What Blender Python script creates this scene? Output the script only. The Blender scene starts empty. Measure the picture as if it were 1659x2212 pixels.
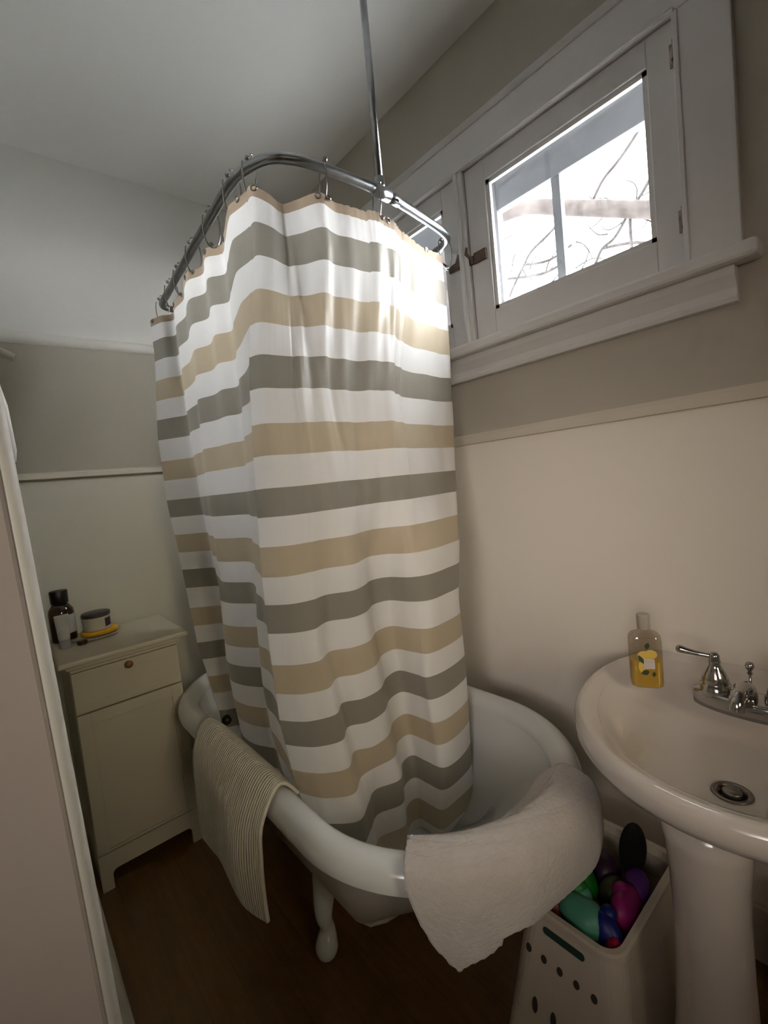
import bpy, bmesh, math, random
from mathutils import Vector, Matrix
R = math.radians
H = 1.209                       # eye height above the floor; heights below are written relative to it and lifted by H
sc = bpy.context.scene
C = bpy.data.collections.new('bathroom'); sc.collection.children.link(C)
random.seed(7)

# ------------------------------------------------------------------ camera
cd = bpy.data.cameras.new('camera'); cam = bpy.data.objects.new('camera', cd); C.objects.link(cam); sc.camera = cam
cd.sensor_fit = 'VERTICAL'; cd.sensor_height = 36.0; cd.lens = 36.0 * 1001.8 / 2212
cd.clip_start = 0.02
yaw, pit, rol = R(-40.0601), R(3.8457), R(-5.8853)
fw0 = Vector((-math.sin(yaw), math.cos(yaw), 0)); r0 = Vector((math.cos(yaw), math.sin(yaw), 0)); up0 = Vector((0, 0, 1))
fw = math.cos(pit) * fw0 - math.sin(pit) * up0; up1 = math.cos(pit) * up0 + math.sin(pit) * fw0
rt = math.cos(rol) * r0 + math.sin(rol) * up1; up2 = -math.sin(rol) * r0 + math.cos(rol) * up1
cam.matrix_world = Matrix(((rt.x, up2.x, -fw.x, 0), (rt.y, up2.y, -fw.y, 0), (rt.z, up2.z, -fw.z, H), (0, 0, 0, 1)))

# ------------------------------------------------------------------ world, fill lights, exposure
w = bpy.data.worlds.new('overcast_sky'); sc.world = w; w.use_nodes = True
w.node_tree.nodes['Background'].inputs[0].default_value = (0.965, 0.99, 1.0, 1)
w.node_tree.nodes['Background'].inputs[1].default_value = 44
def area(name, loc, tgt, size, sy, power, col):
    l = bpy.data.lights.new(name, 'AREA'); l.shape = 'RECTANGLE'; l.size = size; l.size_y = sy; l.energy = power; l.color = col
    o = bpy.data.objects.new(name, l); C.objects.link(o); o.location = loc
    o.rotation_euler = (Vector(tgt) - Vector(loc)).to_track_quat('-Z', 'Y').to_euler(); return o
# added fill lights behind the viewer, standing in for light from hallway and doorway
area('doorway_fill_narrow', (-1.2, -.45, 1.45), (1.2, .85, .9), .6, .6, .70, (1, .95, .87)).data.spread = R(38)
area('doorway_fill_wide', (-1.2, -.3, 1.6), (1.25, .8, 1.1), .7, .7, .48, (1, .74, .66)).data.spread = R(60)
area('hall_fill_warm', (.2, -1.3, 1.5), (.95, 1.1, .9), .6, .6, 1.15, (1, .84, .62)).data.spread = R(45)
area('hall_fill_far', (.1, -1.3, 1.6), (.3, 1.9, .6), .6, .6, .27, (1, .98, .72)).data.spread = R(45)
vs = sc.view_settings; vs.view_transform = 'Standard'; vs.look = 'None'; vs.gamma = 1; vs.use_curve_mapping = False
vs.exposure = 0.12
sc.cycles.max_bounces = 14; sc.cycles.diffuse_bounces = 8; sc.cycles.transmission_bounces = 10; sc.cycles.transparent_max_bounces = 12
sc.cycles.use_denoising = True

# ------------------------------------------------------------------ materials
def mat(name, col, rough=0.5, metal=0.0, noise=None, bump=None, coat=0.0, spec=0.5, alpha=None):
    m = bpy.data.materials.new(name); m.use_nodes = True; n = m.node_tree.nodes; l = m.node_tree.links; b = n['Principled BSDF']
    b.inputs['Base Color'].default_value = (*col, 1); b.inputs['Roughness'].default_value = rough; b.inputs['Metallic'].default_value = metal
    b.inputs['Coat Weight'].default_value = coat; b.inputs['Specular IOR Level'].default_value = spec
    tc = n.new('ShaderNodeTexCoord')
    if noise:
        sc_, amt = noise; t = n.new('ShaderNodeTexNoise'); t.inputs['Scale'].default_value = sc_; t.inputs['Detail'].default_value = 5
        l.new(tc.outputs['Object'], t.inputs['Vector']); r = n.new('ShaderNodeValToRGB')
        r.color_ramp.elements[0].position = .3; r.color_ramp.elements[1].position = .7
        r.color_ramp.elements[0].color = tuple(c * (1 - amt) for c in col) + (1,); r.color_ramp.elements[1].color = tuple(min(1, c * (1 + amt)) for c in col) + (1,)
        l.new(t.outputs['Fac'], r.inputs['Fac']); l.new(r.outputs['Color'], b.inputs['Base Color'])
    if bump:
        sc_, st = bump; t = n.new('ShaderNodeTexNoise'); t.inputs['Scale'].default_value = sc_; t.inputs['Detail'].default_value = 4
        l.new(tc.outputs['Object'], t.inputs['Vector']); u = n.new('ShaderNodeBump'); u.inputs['Strength'].default_value = st; u.inputs['Distance'].default_value = .004
        l.new(t.outputs['Fac'], u.inputs['Height']); l.new(u.outputs['Normal'], b.inputs['Normal'])
    return m
def wallmat(name, stops):
    # paint changes colour at real heights (rail, picture rail)
    m = mat(name, stops[0][1], .62, bump=(60, .08), spec=.25); n = m.node_tree.nodes; l = m.node_tree.links
    g = n.new('ShaderNodeNewGeometry'); s = n.new('ShaderNodeSeparateXYZ'); l.new(g.outputs['Position'], s.inputs[0])
    prev = None
    for z, c in stops:
        if prev is None:
            rgb = n.new('ShaderNodeRGB'); rgb.outputs[0].default_value = (*c, 1); prev = rgb.outputs[0]; continue
        gt = n.new('ShaderNodeMath'); gt.operation = 'GREATER_THAN'; gt.inputs[1].default_value = z; l.new(s.outputs['Z'], gt.inputs[0])
        mx = n.new('ShaderNodeMixRGB'); mx.inputs[2].default_value = (*c, 1); l.new(gt.outputs[0], mx.inputs[0]); l.new(prev, mx.inputs[1]); prev = mx.outputs[0]
    l.new(prev, n['Principled BSDF'].inputs['Base Color']); return m
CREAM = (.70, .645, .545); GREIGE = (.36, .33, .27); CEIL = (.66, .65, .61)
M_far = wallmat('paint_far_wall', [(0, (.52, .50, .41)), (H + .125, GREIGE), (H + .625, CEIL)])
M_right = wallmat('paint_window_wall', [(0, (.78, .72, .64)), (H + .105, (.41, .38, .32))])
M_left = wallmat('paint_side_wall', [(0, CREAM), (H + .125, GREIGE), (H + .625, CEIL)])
M_ceil = mat('ceiling_paint', (.86, .86, .83), .8, bump=(40, .05), spec=.2)
M_trim = mat('white_trim_paint', (.70, .69, .66), .35, noise=(6, .03), bump=(25, .10), spec=.4)
M_storm = mat('weathered_storm_paint', (.17, .175, .19), .5, noise=(8, .08))
M_trimcream = mat('cream_trim_paint', (.64, .59, .50), .4, spec=.4)
M_casing = mat('grey_white_gloss_paint', (.66, .65, .64), .3, noise=(5, .03), bump=(20, .12), spec=.5)
M_door = mat('door_paint', (.42, .36, .325), .45, noise=(2, .04), bump=(14, .12))
M_bead = mat('pale_bead_paint', (.55, .53, .48), .5)
M_cab = mat('cream_cabinet_lacquer', (.60, .55, .43), .4, noise=(4, .03), bump=(30, .03))
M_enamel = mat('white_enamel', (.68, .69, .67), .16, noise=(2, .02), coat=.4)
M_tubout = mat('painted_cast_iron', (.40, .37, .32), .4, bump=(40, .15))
M_ceramic = mat('sink_porcelain', (.61, .56, .51), .12, coat=.5)
M_chrome = mat('chrome', (.46, .45, .43), .14, 1.0)
M_drain = mat('dull_drain_metal', (.22, .20, .18), .35, .8)
M_rod = mat('galvanised_steel', (.42, .44, .46), .3, 1.0, noise=(30, .12))
M_ring = mat('brushed_nickel', (.45, .43, .41), .22, 1.0)
M_brass = mat('tarnished_brass', (.10, .065, .045), .5, .5, noise=(60, .4))
M_hinge = mat('painted_rusty_hinge', (.30, .26, .24), .6, .2, noise=(70, .5))
M_dark = mat('dark_knob_metal', (.035, .035, .022), .35, .6)
M_wood = mat('oak_knob', (.20, .095, .04), .45, noise=(40, .3))
M_basket = mat('basket_plastic', (.64, .58, .48), .38, bump=(30, .03))
M_amber = mat('amber_glass', (.025, .010, .004), .12, coat=.6)
M_black = mat('black_plastic', (.006, .006, .006), .4)
M_brush = mat('black_rubber', (.003, .003, .003), .8)
M_label = mat('paper_label', (.55, .55, .54), .6, noise=(50, .08))
M_labeld = mat('plum_label', (.045, .025, .045), .6, noise=(60, .3))
M_jar = mat('jar_plastic', (.50, .47, .40), .35)
M_jarlid = mat('jar_lid_plastic', (.06, .048, .052), .35)
M_yellow = mat('yellow_ceramic', (.62, .34, .01), .4)
M_plate = mat('cream_plate_ceramic', (.56, .52, .42), .3)
M_tube = mat('lilac_tube_plastic', (.42, .41, .48), .4)
M_soapcap = mat('translucent_grey_cap', (.40, .35, .30), .3)
M_leaf = mat('leaf_print', (.025, .05, .02), .5)
M_lemon = mat('lemon_print', (.62, .42, .08), .5)
M_liquid = mat('yellow_liquid_soap', (.62, .40, .03), .15)
M_silver = mat('silver_label', (.55, .50, .46), .35)
M_bin = mat('bin_plastic', (.50, .42, .30), .45)
M_bark = mat('wet_bark', (.012, .0105, .0105), .9, noise=(8, .5), spec=.05)
M_snow = mat('snow', (.85, .87, .9), .7)

def wood_floor():
    m = mat('brown_plank_floor', (.06, .03, .012), .38); n = m.node_tree.nodes; l = m.node_tree.links; b = n['Principled BSDF']
    tc = n['Texture Coordinate'] if 'Texture Coordinate' in n else n.new('ShaderNodeTexCoord')
    mp = n.new('ShaderNodeMapping'); mp.inputs['Rotation'].default_value[2] = R(90); l.new(tc.outputs['Object'], mp.inputs[0])
    br = n.new('ShaderNodeTexBrick'); br.inputs['Scale'].default_value = 1; br.inputs['Brick Width'].default_value = 1.1; br.inputs['Row Height'].default_value = .083
    br.inputs['Mortar Size'].default_value = .0012; br.inputs['Color1'].default_value = (.21, .10, .029, 1); br.inputs['Color2'].default_value = (.19, .09, .026, 1); br.inputs['Mortar'].default_value = (.15, .07, .02, 1)
    l.new(mp.outputs[0], br.inputs['Vector'])
    ns = n.new('ShaderNodeTexNoise'); ns.inputs['Scale'].default_value = 5; m2 = n.new('ShaderNodeMapping'); m2.inputs['Scale'].default_value = (14, 1, 1); l.new(tc.outputs['Object'], m2.inputs[0]); l.new(m2.outputs[0], ns.inputs['Vector'])
    mx = n.new('ShaderNodeMixRGB'); mx.blend_type = 'MULTIPLY'; mx.inputs[0].default_value = .5; l.new(br.outputs['Color'], mx.inputs[1]); l.new(ns.outputs['Fac'], mx.inputs[2])
    l.new(mx.outputs[0], b.inputs['Base Color']); return m
M_floor = wood_floor()

def glass_mat(name, col=(1, 1, 1), mixf=.06):
    m = bpy.data.materials.new(name); m.use_nodes = True; n = m.node_tree.nodes; l = m.node_tree.links; n.clear()
    o = n.new('ShaderNodeOutputMaterial'); t = n.new('ShaderNodeBsdfTransparent'); t.inputs[0].default_value = (*col, 1)
    g = n.new('ShaderNodeBsdfGlossy'); g.inputs['Roughness'].default_value = .03; mx = n.new('ShaderNodeMixShader'); mx.inputs[0].default_value = mixf
    l.new(t.outputs[0], mx.inputs[1]); l.new(g.outputs[0], mx.inputs[2]); l.new(mx.outputs[0], o.inputs[0]); return m
M_glass = glass_mat('window_glass')
M_bottle = glass_mat('clear_bottle_plastic', (.82, .78, .72), .10)

# bands of the curtain, top to bottom (start height, kind)
BANDS = [(.70, 'h'), (.637, 'w'), (.584, 'g'), (.512, 'w'), (.438, 't'), (.364, 'w'), (.294, 'g'), (.222, 'w'), (.147, 't'), (.079, 'w'), (.009, 'g'), (-.053, 'w'), (-.118, 't'),
         (-.185, 'w'), (-.247, 'g'), (-.312, 'w'), (-.384, 't'), (-.45, 'w'), (-.512, 'g'), (-.573, 'w'), (-.637, 't'), (-.70, 'w'), (-.765, 'g'), (-.83, 'w'), (-.89, 't'), (-.95, 'w')]
ZT, ZB = .660, -.975
STRIPE = {'h': (.42, .33, .24), 'w': (.87, .86, .85), 'g': (.32, .30, .255), 't': (.56, .475, .345)}
def curtain_mat():
    m = bpy.data.materials.new('striped_polyester'); m.use_nodes = True; n = m.node_tree.nodes; l = m.node_tree.links; n.clear()
    o = n.new('ShaderNodeOutputMaterial'); uv = n.new('ShaderNodeUVMap'); uv.uv_map = 'UVMap'; r = n.new('ShaderNodeAttribute'); r.attribute_name = 'stripe'
    d = n.new('ShaderNodeBsdfPrincipled'); d.inputs['Roughness'].default_value = .38; d.inputs['Specular IOR Level'].default_value = .32; l.new(r.outputs[0], d.inputs['Base Color'])
    d.inputs['Sheen Weight'].default_value = .2
    t = n.new('ShaderNodeBsdfTranslucent'); l.new(r.outputs[0], t.inputs[0])
    # fine vertical creases
    tc = n.new('ShaderNodeTexCoord'); mp = n.new('ShaderNodeMapping'); mp.inputs['Scale'].default_value = (22, 1.6, 1); l.new(uv.outputs[0], mp.inputs[0])
    ns = n.new('ShaderNodeTexNoise'); ns.inputs['Scale'].default_value = 1.6; ns.inputs['Detail'].default_value = 3; l.new(mp.outputs[0], ns.inputs['Vector'])
    bp = n.new('ShaderNodeBump'); bp.inputs['Strength'].default_value = .4; bp.inputs['Distance'].default_value = .008; l.new(ns.outputs['Fac'], bp.inputs['Height'])
    l.new(bp.outputs[0], d.inputs['Normal'])
    mx = n.new('ShaderNodeMixShader'); mx.inputs[0].default_value = .36; l.new(d.outputs[0], mx.inputs[1]); l.new(t.outputs[0], mx.inputs[2]); l.new(mx.outputs[0], o.inputs[0]); return m
M_curtain = curtain_mat()
def fabric(name, col, scale, ridges=None):
    m = mat(name, col, .9, noise=(30, .04), spec=.15); n = m.node_tree.nodes; l = m.node_tree.links; b = n['Principled BSDF']; b.inputs['Sheen Weight'].default_value = .3
    uv = n.new('ShaderNodeUVMap'); uv.uv_map = 'UVMap'; bp = n.new('ShaderNodeBump'); bp.inputs['Distance'].default_value = .004; bp.inputs['Strength'].default_value = .6
    if ridges:
        wv = n.new('ShaderNodeTexWave'); wv.inputs['Scale'].default_value = ridges; wv.inputs['Distortion'].default_value = .6; wv.bands_direction = 'X'; l.new(uv.outputs[0], wv.inputs['Vector']); l.new(wv.outputs['Fac'], bp.inputs['Height'])
    else:
        ns = n.new('ShaderNodeTexNoise'); ns.inputs['Scale'].default_value = scale; l.new(uv.outputs[0], ns.inputs['Vector']); l.new(ns.outputs['Fac'], bp.inputs['Height'])
    l.new(bp.outputs[0], b.inputs['Normal']); return m
M_rug = fabric('ribbed_cotton_mat', (.74, .68, .55), 0, 16)
M_mat = fabric('plush_white_mat', (.50, .46, .43), 45)

# ------------------------------------------------------------------ helpers
def obj(name, bm, m, parent=None, smooth=False, bevel=0, sub=0, solid=0, label=None):
    me = bpy.data.meshes.new(name); bmesh.ops.recalc_face_normals(bm, faces=bm.faces[:])
    if parent is not None and parent.type == 'EMPTY': bmesh.ops.translate(bm, verts=bm.verts[:], vec=-parent.location)
    elif parent is not None:
        p = parent.parent
        if p is not None and p.type == 'EMPTY': bmesh.ops.translate(bm, verts=bm.verts[:], vec=-p.location)
    bm.to_mesh(me); bm.free(); o = bpy.data.objects.new(name, me); C.objects.link(o); me.materials.append(m)
    if smooth:
        for p in me.polygons: p.use_smooth = True
    if parent is not None: o.parent = parent
    if solid:
        d = o.modifiers.new('solid', 'SOLIDIFY'); d.thickness = abs(solid); d.offset = 1 if solid > 0 else -1
    if bevel:
        d = o.modifiers.new('bevel', 'BEVEL'); d.width = bevel; d.segments = 2; d.limit_method = 'ANGLE'; d.angle_limit = R(40)
    if sub:
        d = o.modifiers.new('sub', 'SUBSURF'); d.levels = sub; d.render_levels = sub
    if label: o['label'] = label
    return o
def thing(name, label, cat, loc, group=None):
    o = bpy.data.objects.new(name, None); C.objects.link(o); o.location = loc; o.empty_display_size = .05
    o['label'] = label; o['category'] = cat
    if group: o['group'] = group
    return o
def tag(o, label, cat, group=None):
    o['label'] = label; o['category'] = cat
    if group: o['group'] = group
    return o
def struct(o, label=None):
    o['kind'] = 'structure'
    if label: o['label'] = label
    return o
def NB(): return bmesh.new()
def box(bm, x0, x1, y0, y1, z0, z1):
    v = [bm.verts.new((x, y, z)) for x in (x0, x1) for y in (y0, y1) for z in (z0, z1)]
    for f in ((0, 1, 3, 2), (4, 6, 7, 5), (0, 4, 5, 1), (2, 3, 7, 6), (0, 2, 6, 4), (1, 5, 7, 3)): bm.faces.new([v[i] for i in f])
    return bm
def tube(bm, pts, r, seg=12, closed=False, caps=True):
    pts = [Vector(p) for p in pts]; n = len(pts); rr = r if isinstance(r, (list, tuple)) else [r] * n; rings = []
    up = None
    for i, p in enumerate(pts):
        a = pts[(i - 1) % n] if (closed or i > 0) else p; b = pts[(i + 1) % n] if (closed or i < n - 1) else p
        t = (b - a).normalized()
        if up is None: up = t.orthogonal().normalized()
        u = (up - t * up.dot(t)).normalized(); up = u; v = t.cross(u)
        rings.append([bm.verts.new(p + rr[i] * (math.cos(2 * math.pi * k / seg) * u + math.sin(2 * math.pi * k / seg) * v)) for k in range(seg)])
    for i in range(n if closed else n - 1):
        A, B = rings[i], rings[(i + 1) % n]
        for k in range(seg): bm.faces.new((A[k], A[(k + 1) % seg], B[(k + 1) % seg], B[k]))
    if caps and not closed: bm.faces.new(rings[0][::-1]); bm.faces.new(rings[-1])
    return bm
def loft(bm, rings, cap0=True, cap1=True):
    vr = [[bm.verts.new(p) for p in r] for r in rings]; n = len(vr[0])
    for A, B in zip(vr, vr[1:]):
        for k in range(n): bm.faces.new((A[k], A[(k + 1) % n], B[(k + 1) % n], B[k]))
    if cap0: bm.faces.new(vr[0][::-1])
    if cap1: bm.faces.new(vr[-1])
    return bm
def lathe(bm, c, prof, seg=32, axis=None, cap0=True, cap1=True):
    # prof: (radius, height) along axis from point c
    ax = Vector(axis or (0, 0, 1)).normalized(); u = ax.orthogonal().normalized(); v = ax.cross(u); c = Vector(c)
    return loft(bm, [[c + ax * h + r * (math.cos(2 * math.pi * k / seg) * u + math.sin(2 * math.pi * k / seg) * v) for k in range(seg)] for r, h in prof], cap0, cap1)
def ball(bm, c, r, sx=1, sy=1, sz=1, seg=16, rot=None):
    m = Matrix.Translation(c) @ (rot if rot else Matrix.Identity(4)) @ Matrix.Diagonal((r * sx, r * sy, r * sz, 1))
    bmesh.ops.create_uvsphere(bm, u_segments=seg, v_segments=seg // 2 + 2, radius=1, matrix=m); return bm
def prism_x(bm, x0, x1, poly):      # polygon in (y,z) extruded along x
    a = [bm.verts.new((x0, y, z)) for y, z in poly]; b = [bm.verts.new((x1, y, z)) for y, z in poly]
    bm.faces.new(a); bm.faces.new(b[::-1]); n = len(poly)
    for i in range(n): bm.faces.new((a[i], a[(i + 1) % n], b[(i + 1) % n], b[i]))
    return bm
def prism_y(bm, y0, y1, poly):      # polygon in (x,z) extruded along y
    a = [bm.verts.new((x, y0, z)) for x, z in poly]; b = [bm.verts.new((x, y1, z)) for x, z in poly]
    bm.faces.new(a); bm.faces.new(b[::-1]); n = len(poly)
    for i in range(n): bm.faces.new((a[i], a[(i + 1) % n], b[(i + 1) % n], b[i]))
    return bm
def cr(p, t):
    # Catmull-Rom through the list p at parameter t in 0..len-1
    n = len(p); i = min(int(t), n - 2); f = t - i
    a = p[max(i - 1, 0)]; b = p[i]; c = p[i + 1]; d = p[min(i + 2, n - 1)]
    return tuple(.5 * (2 * b[k] + (c[k] - a[k]) * f + (2 * a[k] - 5 * b[k] + 4 * c[k] - d[k]) * f * f + (3 * b[k] - a[k] - 3 * c[k] + d[k]) * f ** 3) for k in range(len(b)))
def smoothline(p, per=6):
    return [cr(p, i / per) for i in range((len(p) - 1) * per + 1)]
def grid(bm, P, uvs=None):
    V = [[bm.verts.new(q) for q in row] for row in P]; lay = bm.loops.layers.uv.new('UVMap'); nr = len(P); nc = len(P[0])
    for i in range(nr - 1):
        for j in range(nc - 1):
            f = bm.faces.new((V[i][j], V[i][j + 1], V[i + 1][j + 1], V[i + 1][j]))
            for lp, (a, b) in zip(f.loops, ((i, j), (i, j + 1), (i + 1, j + 1), (i + 1, j))):
                lp[lay].uv = uvs(a, b) if uvs else (b / (nc - 1), a / (nr - 1))
    return bm
def patch(ctrl, nr, nc):
    # smooth surface through a grid of control points
    rows = [[cr(row, j * (len(row) - 1) / (nc - 1)) for j in range(nc)] for row in ctrl]
    return [[cr([rows[k][j] for k in range(len(rows))], i * (len(rows) - 1) / (nr - 1)) for j in range(nc)] for i in range(nr)]

# ------------------------------------------------------------------ room shell
XR, YF, ZC = 1.25, 2.085, H + 1.31
struct(obj('floor', box(NB(), -1.6, XR + .2, -1.5, YF + .1, -.06, 0), M_floor))
struct(obj('ceiling', box(NB(), -1.6, XR + .2, -1.5, YF + .1, ZC, ZC + .08), M_ceil))
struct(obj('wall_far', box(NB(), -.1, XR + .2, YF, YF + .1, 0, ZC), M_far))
b = NB()
box(b, -.10, -.004, .56, YF, 0, ZC)
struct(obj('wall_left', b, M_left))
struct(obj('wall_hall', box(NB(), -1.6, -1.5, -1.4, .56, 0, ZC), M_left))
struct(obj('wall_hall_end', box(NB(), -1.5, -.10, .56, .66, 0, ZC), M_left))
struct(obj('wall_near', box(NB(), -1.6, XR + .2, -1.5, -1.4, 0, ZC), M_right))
# window wall with its opening
WY0, WY1, WZ0, WZ1 = .335, 1.66, H + .404, H + .935
b = NB(); T = .16
box(b, XR, XR + T, -1.4, YF, 0, WZ0); box(b, XR, XR + T, -1.4, YF, WZ1, ZC); box(b, XR, XR + T, -1.4, WY0, WZ0, WZ1); box(b, XR, XR + T, WY1, YF, WZ0, WZ1)
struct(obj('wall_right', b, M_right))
# rails
b = NB(); prism_x(b, 0, XR, [(YF, H + .128), (YF - .018, H + .132), (YF - .022, H + .15), (YF, H + .156)]); struct(obj('trim_1', b, M_trimcream))
b = NB(); prism_y(b, -1.4, YF, [(XR, H + .090), (XR - .012, H + .092), (XR - .018, H + .112), (XR - .022, H + .122), (XR, H + .124)]); struct(obj('trim_2', b, M_trimcream))
b = NB(); tube(b, [(0, YF + .010, H + .637), (XR, YF + .010, H + .637)], .024, 24); struct(obj('trim_3', b, mat('picture_rail_paint', (.60, .58, .53), .6)))
struct(obj('trim_4', box(NB(), -.004, .110, .56, 1.98, 0, .028), M_trimcream, bevel=.006))
b = NB(); box(b, XR - .015, XR, -1.4, YF, 0, .14); struct(obj('baseboard_right', b, M_trimcream, bevel=.004))
b = NB(); box(b, 0, XR - .02, YF - .015, YF, 0, .14); struct(obj('baseboard_far', b, M_trimcream, bevel=.004))

# door leaf standing open beside the viewer
d = NB()
box(d, -.78, .012, .50, .54, .005, 2.03)
door = obj('door_1', d, M_door, bevel=.004); struct(door)
for (x0, x1, z0, z1) in ((-.66, -.12, .20, .95), (-.66, -.12, 1.10, 1.90)):
    b = NB(); tube(b, [(x0, .4985, z0), (x1, .4985, z0), (x1, .4985, z1), (x0, .4985, z1)], .008, 8, closed=True)
    obj('panel_moulding', b, M_door, door, smooth=True)
b = NB(); tube(b, [(.0155, .508, .01), (.0155, .508, 2.03)], .0070, 20); obj('edge_bead', b, M_bead, door, smooth=True, label='pale rounded bead along door edge')
b = NB(); tube(b, [(.0215, .53, H + .050), (.0215, .53, H + .06), (.0215, .53, H + .10), (.0195, .53, H + .13)], [.003, .005, .0045, .002], 10); obj('door_hinge', b, M_trim, door, smooth=True)
b = NB(); tube(b, [(-.004, 1.2, H + .362), (.05, 1.2, H + .336), (.074, 1.2, H + .325)], .0085, 12)
tag(obj('wall_peg', b, M_trim, smooth=True), 'short white painted peg sticking out of the wall beside the door edge', 'peg')

lean = Matrix.Translation((0, 0, H)) @ Matrix.Rotation(R(-1.6), 4, 'Y') @ Matrix.Translation((0, 0, -H))      # the old door hangs slightly out of plumb
door.matrix_world = lean
# ------------------------------------------------------------------ windows
def sash(win, y0, y1, z0, z1, gy0, gy1, gz0, gz1, x0):
    f = NB()
    for a in ((y0, gy0, z0, z1), (gy1, y1, z0, z1), (gy0, gy1, z0, gz0), (gy0, gy1, gz1, z1)): box(f, x0, x0 + .032, *a)
    s = obj('sash', f, M_casing, win, bevel=.002)
    # glazing bead, stepped
    g = NB()
    for k, (t, dx) in enumerate(((.012, .006), (.007, .0135))):
        for a in ((gy0, gy0 + t, gz0, gz1), (gy1 - t, gy1, gz0, gz1), (gy0, gy1, gz0, gz0 + t), (gy0, gy1, gz1 - t, gz1)): box(g, x0 + dx, x0 + dx + .012, *a)
    obj('glazing_bead', g, M_casing, s)
    obj('pane', box(NB(), x0 + .018, x0 + .021, gy0, gy1, gz0, gz1), M_glass, s)
    return s
def make_window(name, y0, y1, gy0, gy1):
    win = bpy.data.objects.new(name, None); C.objects.link(win); win.location = (XR, (y0 + y1) / 2, WZ0); struct(win)
    sash(win, y0, y1, H + .406, H + .927, gy0, gy1, H + .486, H + .866, XR - .006)
    return win
w1 = make_window('window_1', .345, .927, .403, .855)
w1['label'] = 'nearer casement window with a single pane and brown latch'
w2 = make_window('window_2', .967, 1.56, 1.026, 1.50)
w2['label'] = 'farther casement window mostly hidden by the shower curtain'
# storm windows in the outer plane of the wall
def storm(win, y0, y1, ym):
    f = NB(); x0 = XR + .115
    yb = y1 - .035; ya = y0 + .02; zt = H + .833; zb = H + .43
    for a in ((y0 - .02, ya, zb - .03, H + .925), (yb, y1 + .02, zb - .03, H + .925), (ya, yb, zt, H + .925), (ya, yb, zb - .03, zb)): box(f, x0, x0 + .03, *a)
    box(f, x0 + .004, x0 + .026, ym - .0135, ym + .0135, zb, zt)
    s = obj('storm_frame', f, M_storm, win, bevel=.002); obj('storm_pane', box(NB(), x0 + .012, x0 + .015, ya, yb, zb, zt), M_glass, s)
storm(w1, .345, .935, .70); storm(w2, 1.0, 1.58, 1.28)
# latch (brown lever and plate) and hinges
def latch(win, y, z, flip):
    b = NB(); box(b, XR - .012, XR - .005, y - .026, y + .022, z - .016, z + .018)
    l = obj('latch', b, M_brass, win, bevel=.002, label='brown metal latch plate')
    b = NB(); s = -1 if flip else 1
    tube(b, [(XR - .013, y + s * .030, z + .004), (XR - .022, y + s * .040, z + .020), (XR - .026, y + s * .034, z + .038)], [.005, .006, .003], 8)
    box(b, XR - .016, XR - .004, min(y + s * .02, y + s * .048), max(y + s * .02, y + s * .048), z - .014, z + .010)
    obj('latch_hook', b, M_brass, l)
latch(w1, .893, H + .658, False)
b = NB(); prism_x(b, XR - .014, XR - .006, [(.967, H + .692), (.974, H + .698), (.985, H + .675), (1.014, H + .672), (1.014, H + .652), (.975, H + .650), (.966, H + .668)]); l2 = obj('latch', b, M_brass, w2, label='brown metal latch plate')
b = NB(); tube(b, [(XR - .012, 1.012, H + .668), (XR - .018, 1.035, H + .692), (XR - .022, 1.042, H + .700)], [.005, .004, .005], 8); obj('latch_lever', b, M_brass, l2, smooth=True)
for z in (.505, .853):
    b = NB(); tube(b, [(XR - .010, .345, H + z - .03), (XR - .010, .345, H + z + .03)], .005, 10); box(b, XR - .009, XR - .005, .348, .356, H + z - .024, H + z + .024)
    h = obj('hinge', b, M_hinge, w1)
    b = NB(); ball(b, (XR - .013, .347, H + z - .012), .0045); obj('hinge_pin', b, M_brass, h, smooth=True)
# lining of the opening, casing, mullion, stool and apron
f = NB()
box(f, XR, XR + T, WY0 + .001, WY1 - .001, WZ1 - .008, WZ1); box(f, XR, XR + T, WY0, WY0 + .009, WZ0, WZ1); box(f, XR, XR + T, WY1 - .009, WY1, WZ0, WZ1); box(f, XR, XR + T, WY0, WY1, WZ0 - .002, WZ0 + .002)
struct(obj('trim_5', f, M_casing))
f = NB(); box(f, XR - .020, XR + .001, .243, .343, H + .404, H + .93); box(f, XR - .024, XR - .0195, .334, .345, H + .404, H + .93)
struct(obj('trim_6', f, M_casing, bevel=.004))
f = NB(); box(f, XR - .020, XR + .001, .243, 1.76, H + .9301, H + 1.035); prism_y(f, .238, 1.765, [(XR, H + 1.028), (XR - .024, H + 1.030), (XR - .034, H + 1.046), (XR, H + 1.050)])
box(f, XR - .026, XR - .0195, .34, 1.56, H + .9301, H + .938)
struct(obj('trim_7', f, M_casing, bevel=.003))
f = NB(); box(f, XR - .020, XR + .11, .929, .965, H + .405, H + .9299); tube(f, [(XR - .020, .950, H + .405), (XR - .020, .950, H + .93)], .007, 12)
struct(obj('trim_8', f, M_casing, bevel=.003))
f = NB(); box(f, XR - .020, XR + .001, 1.562, 1.76, H + .404, H + .93); struct(obj('trim_9', f, M_casing, bevel=.004))
f = NB(); box(f, XR - .055, XR + .001, .213, 1.80, H + .370, H + .4035)
s_ = struct(obj('trim_10', f, M_casing, bevel=.008))
f = NB(); prism_y(f, .256, 1.76, [(XR, H + .370), (XR - .030, H + .370), (XR - .028, H + .352), (XR - .016, H + .328), (XR - .016, H + .312), (XR - .020, H + .308), (XR - .016, H + .298), (XR, H + .296)])
struct(obj('trim_11', f, M_casing, bevel=.0015))

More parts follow.
